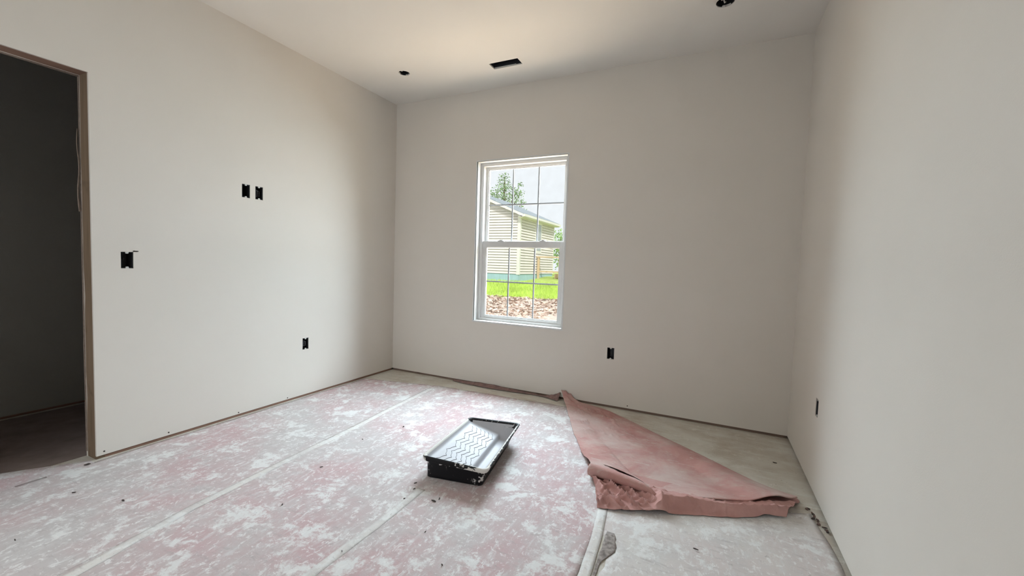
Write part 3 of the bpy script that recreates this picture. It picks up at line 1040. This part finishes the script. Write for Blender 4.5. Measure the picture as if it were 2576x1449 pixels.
# painted basin
def prof(s):
    pts = [(.048, .108), (.062, .097), (.085, .090), (.12, .0865), (.66, .0500), (.69, .0460), (.715, .034), (.735, .0235), (.76, .0195), (.90, .0175), (.925, .024), (.94, .045), (.953, .108)]
    for (a, za), (b, zb) in zip(pts, pts[1:]):
        if s <= b:
            k = (s - a) / (b - a)
            return lerp(za, zb, max(0, k))
    return .108
ss = [.048, .055, .062, .072, .085, .10, .12] + [lerp(.12, .66, k / 24) for k in range(1, 25)] + [.675, .69, .7025, .715, .725, .735, .7475, .76, .80, .85, .90, .913, .925, .933, .94, .947, .953]
ts = [.030, .032, .0345, .037, .042, .05] + [lerp(.05, .95, k / 40) for k in range(1, 41)] + [.958, .963, .9655, .968, .970]
vs_, fs = [], []
for t in ts:
    for s in ss:
        z = prof(s)
        d = min(t - .030, .970 - t)
        if d < .012:
            k = d / .012
            z = lerp(max(z, .106), z, k ** .45)
        elif d < .020:
            z += .003 * (1 - (d - .012) / .008)
        vs_.append(tp(s, t, z))
n = len(ss)
for j in range(len(ts) - 1):
    for i in range(n - 1):
        a = j * n + i
        fs.append((a, a + 1, a + n + 1, a + n))
mesh('painted_basin', vs_, fs, PAINT, tray, True)
# chevron ridges on the ramp
NB = 8
for k in range(6):
    m = MB(); s0 = .14 + .086 * k
    pts = []
    bt = (.90 - .10) / NB
    for b in range(NB):
        sg = 1 if b % 2 == 0 else -1
        for q in range(9):
            f = q / 8
            if b and q == 0:
                continue
            sw = f + .10 * math.sin(2 * math.pi * f)
            off = .085 * (sw if sg > 0 else 1 - sw)
            pts.append((s0 + off, .10 + bt * (b + f)))
    m.tube([tp(s, t, prof(s) + .0004) for s, t in pts], .0017, 6)
    m.build('ridge', RIDGE, tray, True)
tag(tray, 'wide black plastic paint tray with white paint-coated ribbed ramp', 'paint tray')

# =================================================================== OUTSIDE
def gz(y):
    return lerp(-.38, .43, min(1.25, max(0, y / 13.0)))
MULCH = M_plain('reddish_mulch', (0.66, 0.52, 0.45, 1), 0.95, 0.3, 9, 0.4)
CHIPM = M_plain('mulch_chips', (0.70, 0.54, 0.45, 1), 0.95, 0.5, 3)
CHIPM2 = M_plain('mulch_chips_pale', (0.74, 0.62, 0.53, 1), 0.95, 0.3, 3)
LAWN = M_plain('lawn_soil_green', (0.46, 0.60, 0.14, 1), 0.95, 0.3, 2.5, 0.3)
BLADE = M_plain('grass_blades', (0.58, 0.78, 0.14, 1), 0.8, 0.35, 1.4)
def mulch_edge(x):
    return 8.15 + .25 * nz(x, 0, .8, 3) + .12 * nz(x, 0, 3, 3) - .12 * (x + 3.5) * (-.35)
vs_, fs = [], []
nx, ny = 60, 60
for j in range(ny + 1):
    y = .18 + (38 - .18) * (j / ny) ** 1.6
    for i in range(nx + 1):
        x = lerp(-30, 22, i / nx)
        vs_.append((x, y, gz(y) + .03 * nz(x, y, .7, 1)))
for j in range(ny):
    for i in range(nx):
        a = j * (nx + 1) + i
        fs.append((a, a + 1, a + nx + 2, a + nx + 1))
struct(mesh('ground', vs_, fs, LAWN, None, True), 'sunlit lawn outside the window')
vs_, fs = [], []
for j in range(31):
    for i in range(61):
        x = lerp(-9, 6, i / 60); y = lerp(.4, mulch_edge(x), j / 30)
        vs_.append((x, y, gz(y) + .035 + .03 * nz(x, y, 1.7, 2) * (1 if j < 30 else 0) - (.05 if j == 30 else 0)))
for j in range(30):
    for i in range(60):
        a = j * 61 + i
        fs.append((a, a + 1, a + 62, a + 61))
struct(mesh('mulch_bed', vs_, fs, MULCH, None, True), 'reddish mulch bed outside the window')
random.seed(3)
def bits(n, fn):
    m = MB()
    for _ in range(n):
        fn(m)
    return m
def blade(m):
    x = random.uniform(-9.0, -1.2); y = random.uniform(7.6, 12.85)
    if y < mulch_edge(x) + random.uniform(-.25, .1):
        return
    h = random.uniform(.05, .15); a = random.uniform(0, 6.28); w = random.uniform(.006, .014)
    c, s = math.cos(a) * w, math.sin(a) * w
    z = gz(y)
    lx, ly = random.uniform(-.05, .05), random.uniform(-.05, .05)
    n = len(m.v); m.v += [(x - c, y - s, z), (x + c, y + s, z), (x + lx, y + ly, z + h)]; m.f.append((n, n + 1, n + 2))
tag(bits(26000, blade).build('grass', BLADE), 'bright green grass growing between the mulch and the house', 'grass', None, 'stuff')
def mchip(m):
    x = random.uniform(-7.5, -.2); y = random.uniform(4.8, 8.3)
    if y > mulch_edge(x) + random.uniform(-.1, .3):
        return
    L = random.uniform(.03, .09); wd = random.uniform(.01, .03); a = random.uniform(0, 6.28)
    u = Vector((math.cos(a) * L, math.sin(a) * L, random.uniform(-.01, .03))); v = Vector((-math.sin(a) * wd, math.cos(a) * wd, random.uniform(0, .02)))
    p = Vector((x, y, gz(y) + random.uniform(.035, .055)))
    m.quad(p - u - v, p + u - v, p + u + v, p - u + v)
ch = bits(5200, mchip).build('mulch_chips', CHIPM)
ch.data.materials.append(CHIPM2)
for p in ch.data.polygons:
    p.material_index = random.random() < .4
tag(ch, 'loose reddish wood chips scattered over the mulch bed', 'mulch', None, 'stuff')

# --- neighbouring house
SIDING = M_plain('cream_siding', (0.69, 0.64, 0.615, 1), 0.7, 0.05, 3)
TRIMW = M_plain('white_house_trim', (0.72, 0.69, 0.66, 1), 0.6, 0.05, 5)
ROOF = M_plain('blue_grey_shingle', (0.33, 0.38, 0.42, 1), 0.85, 0.3, 14, 0.3)
SKIRT = M_plain('blue_skirting', (0.36, 0.53, 0.58, 1), 0.7, 0.1, 4)
PANEL_D = M_plain('house_window_dark', (0.36, 0.38, 0.40, 1), 0.2, 0.1, 5)
WOODT = M_wood('deck_lumber', (0.50, 0.36, 0.22, 1), (0.62, 0.47, 0.31, 1), 0)
house = empty('neighbour_house', (-7.2, 12.97, .44))
HO = Vector(house.location)
XE, XR_ = -4.516, -7.30       # corner, ridge
XL_ = 2 * XR_ - XE
YG, YF = 12.97, 17.2
ZB, ZS, ZE = .43, .765, 3.17
SL = .417
def hp(mb, name, mat, parent=house):
    o = mb.build(name, mat, parent)
    for v in o.data.vertices:
        v.co -= HO
    return o
def roof_z(x):
    return ZE + .27 + SL * (XE - x if x > XR_ else x - XL_)
m = MB()
zt = ZE + .20
prof5 = [(XL_ + .03, ZS - .1), (XE - .03, ZS - .1), (XE - .03, zt), (XR_, zt + SL * (XE - XR_)), (XL_ + .03, zt)]
n = len(prof5)
m.v = [(x, YG + .03, z) for x, z in prof5] + [(x, YF, z) for x, z in prof5]
m.f = [tuple(range(n)), tuple(range(n, 2 * n))[::-1]] + [(k, k + n, (k + 1) % n + n, (k + 1) % n) for k in range(n)]
hp(m, 'wall_core', M_plain('siding_gap_shade', (0.44, 0.40, 0.37, 1), 0.9, 0.1, 3))  # core toned darker so the board gaps read as shadow lines
course = .118
k = 0
z = ZS
while z < 4.55:
    z1 = min(z + course, 4.6)
    # gable side board, clipped under the rake
    def xlim(zq):
        return XE - max(0, (zq - (ZE + .22)) / SL)
    xr_, xl_ = xlim(z1), 2 * XR_ - xlim(z1)
    if xr_ - .06 > xl_ + .06:
        xb = min(xr_, XE - .07); xa = max(xl_, XL_ + .07)
        m = MB(); m.hexa([(xa, YG - .034, z + .012), (xb, YG - .034, z + .012), (xb, YG + .03, z + .012), (xa, YG + .03, z + .012),
                          (xa, YG + .001, z1), (xb, YG + .001, z1), (xb, YG + .03, z1), (xa, YG + .03, z1)])
        hp(m, 'siding_board', SIDING)
    if z1 <= ZE + .12:
        m = MB(); m.hexa([(XE + .034, YG + .07, z + .012), (XE + .034, YF, z + .012), (XE - .03, YF, z + .012), (XE - .03, YG + .07, z + .012),
                          (XE - .001, YG + .07, z1), (XE - .001, YF, z1), (XE - .03, YF, z1), (XE - .03, YG + .07, z1)])
        fixn(hp(m, 'siding_board', SIDING))
    z += course
m = MB(); m.box(XE - .10, XE + .03, YG - .03, YG + .10, ZS - .02, ZE + .16); hp(m, 'corner_trim', TRIMW)
m = MB(); m.box(XE - .08, XE + .03, YF - .05, YF + .03, ZS - .02, ZE + .16); hp(m, 'corner_trim', TRIMW)
# skirting panels
x = XE
while x > XL_ + .3:
    m = MB(); m.box(x - .295, x, YG - .005, YG + .04, ZB - .25, ZS); hp(m, 'skirting_panel', SKIRT); x -= .30
y = YG + .04
while y < YF - .1:
    m = MB(); m.box(XE - .04, XE + .005, y, y + .295, ZB - .25, ZS); hp(m, 'skirting_panel', SKIRT); y += .30
# roof slopes with overhang, fascia and soffit
OV, OG = .22, .20
def slab(x0, x1, y0, y1, lift, tk, name, mat):
    m = MB()
    a, b = (x0, roof_z(x0) if False else None), None
    z0 = ZE + .27 + SL * (XE - x0) + lift if x0 >= XR_ else 0
    z1 = ZE + .27 + SL * (XE - x1) + lift
    m.hexa([(x0, y0, z0 - tk), (x1, y0, z1 - tk), (x1, y1, z1 - tk), (x0, y1, z0 - tk), (x0, y0, z0), (x1, y0, z1), (x1, y1, z1), (x0, y1, z0)])
    return hp(m, name, mat)
slab(XR_, XE + OV, YG - OG, YF + OG, .02, .06, 'roof_slope', ROOF)
m = MB()
zr = ZE + .29 + SL * (XE - XR_)
zl = ZE + .29 - SL * OV
m.hexa([(XL_ - OV, YG - OG, zl - .06), (XR_, YG - OG, zr - .06), (XR_, YF + OG, zr - .06), (XL_ - OV, YF + OG, zl - .06),
        (XL_ - OV, YG - OG, zl), (XR_, YG - OG, zr), (XR_, YF + OG, zr), (XL_ - OV, YF + OG, zl)])
hp(m, 'roof_slope', ROOF)
slab(XR_, XE + OV, YG - OG - .02, YG - OG + .02, -.015, .11, 'rake_board', TRIMW)
zf = ZE + .27 - SL * OV
m = MB(); m.box(XE + OV - .03, XE + OV + .01, YG - OG, YF + OG, zf - .15, zf - .03); hp(m, 'fascia', TRIMW)
m = MB(); m.box(XE - .02, XE + OV - .03, YG - OG, YF + OG, zf - .15, zf - .13); hp(m, 'soffit', TRIMW)
m = MB(); m.box(XE + OV + .01, XE + OV + .09, YG - OG - .02, YF + OG + .02, zf - .12, zf - .02); hp(m, 'gutter', TRIMW)
# windows
m = MB(); m.box(XE + .0, XE + .035, 14.72, 15.46, 1.75, 3.20); w_ = hp(m, 'house_window', TRIMW)
m = MB(); m.box(XE + .02, XE + .042, 14.86, 15.36, 1.87, 3.10); hp(m, 'pane', PANEL_D, w_)
m = MB(); m.box(-6.95, -6.08, YG - .035, YG, 1.75, 3.15); w_ = hp(m, 'house_window', TRIMW)
m = MB(); m.box(-6.84, -6.19, YG - .042, YG - .02, 1.87, 3.05); hp(m, 'pane', PANEL_D, w_)
tag(house, 'cream clapboard house with blue skirting and grey roof seen through the window', 'house')

# --- wooden steps and rail beside the house
deck = empty('wooden_deck', (-3.9, 15.2, .45))
DO = Vector(deck.location)
def dp(bx, name):
    m = MB(); m.box(*bx); o = m.build(name, WOODT, deck)
    for v in o.data.vertices:
        v.co -= DO
    return o
for i in range(7):
    dp((-4.45 + .16 * i, -4.30 + .16 * i, 15.0, 16.6, .50, .54), 'deck_board')
dp((-4.45, -3.34, 14.98, 15.02, .38, .50), 'deck_skirt')
dp((-3.34, -3.30, 15.0, 16.6, .38, .50), 'deck_skirt')
for px in (-4.40, -3.34):
    dp((px - .05, px + .05, 14.93, 15.02, .36, 1.60), 'rail_post')
dp((-3.39, -3.29, 16.5, 16.6, .36, 1.60), 'rail_post')
dp((-4.50, -3.20, 14.90, 15.03, 1.55, 1.61), 'rail')
dp((-4.44, -3.28, 14.96, 15.00, .86, .93), 'rail')
dp((-3.39, -3.29, 14.96, 16.6, 1.55, 1.61), 'rail')
dp((-3.70, -3.34, 15.3, 15.7, .54, .80), 'step_box')
tag(deck, 'tan wooden deck with railing beside the cream house', 'deck')

# --- trees
BARK = M_plain('tree_bark', (0.22, 0.17, 0.12, 1), 0.9, 0.3, 8, 0.3)
LEAF = M_plain('tree_leaves', (0.30, 0.46, 0.20, 1), 0.7, 0.45, 1.2)
LEAF2 = M_plain('bush_leaves', (0.38, 0.60, 0.18, 1), 0.7, 0.4, 1.5)
def tree(name, x, y, zg, clumps, nleaf, leaf, mat, label, cat, trunk=.12, seed=1):
    random.seed(seed)
    r = empty(name, (x, y, zg))
    top = max(c[2] for c in clumps) - zg
    m = MB()
    m.tube([(0, 0, -.1), (.05, 0, top * .35), (-.05, .03, top * .7), (.02, 0, top * .95)], [trunk, trunk * .8, trunk * .5, trunk * .15], 8)
    for cx, cy, cz, rad in clumps:
        zc = cz - zg
        m.tube([(0, 0, zc * .55), ((cx - x) * .5, (cy - y) * .5, zc * .82), (cx - x, cy - y, zc)], [trunk * .35, trunk * .22, .01], 6)
    m.build('trunk', BARK, r, True)
    m = MB()
    for cx, cy, cz, rad in clumps:
        for _ in range(int(nleaf * rad * rad)):
            d = Vector((random.gauss(0, 1), random.gauss(0, 1), random.gauss(0, 1))).normalized() * rad * random.random() ** .45
            p = Vector((cx - x, cy - y, cz - zg)) + Vector((d.x, d.y, d.z * .9))
            u = Vector((random.gauss(0, 1), random.gauss(0, 1), random.gauss(0, .6))).normalized() * leaf * random.uniform(.6, 1.2)
            v = u.cross(Vector((random.gauss(0, 1), random.gauss(0, 1), random.gauss(0, 1)))).normalized() * leaf * .45
            m.quad(p - u, p + v, p + u, p - v)
    o = m.build('foliage', mat, r); o['kind'] = 'stuff'
    return tag(r, label, cat)
tree('leafy_tree', -9.9, 22.0, .6,
     [(-9.95, 22, 7.1, .42), (-10.0, 22.1, 6.6, .62), (-9.7, 21.9, 6.1, .70), (-10.45, 22, 6.0, .60), (-10.9, 22, 5.85, .45), (-9.1, 22, 5.95, .50), (-8.75, 22, 6.5, .28), (-8.72, 22.1, 6.0, .28),
      (-9.0, 22, 5.4, .62), (-9.9, 22, 5.4, .8), (-10.8, 22, 5.2, .7), (-8.5, 22, 5.35, .3), (-9.6, 22.2, 4.6, .9), (-10.6, 22, 4.4, .9), (-8.9, 22, 4.6, .7)],
     420, .075, LEAF, 'loose green tree rising behind the roof of the cream house', 'tree', .14, 4)
tree('round_bush', -5.0, 20.0, .62,
     [(-5.1, 20, 2.9, .55), (-4.7, 20.1, 2.3, .7), (-5.3, 20, 2.2, .6), (-4.9, 20, 1.5, .8), (-4.2, 20.2, 1.7, .7), (-4.3, 20.3, 2.7, .55), (-3.8, 20.2, 1.2, .6)],
     520, .085, LEAF2, 'bright green bush behind the wooden deck', 'bush', .08, 7)
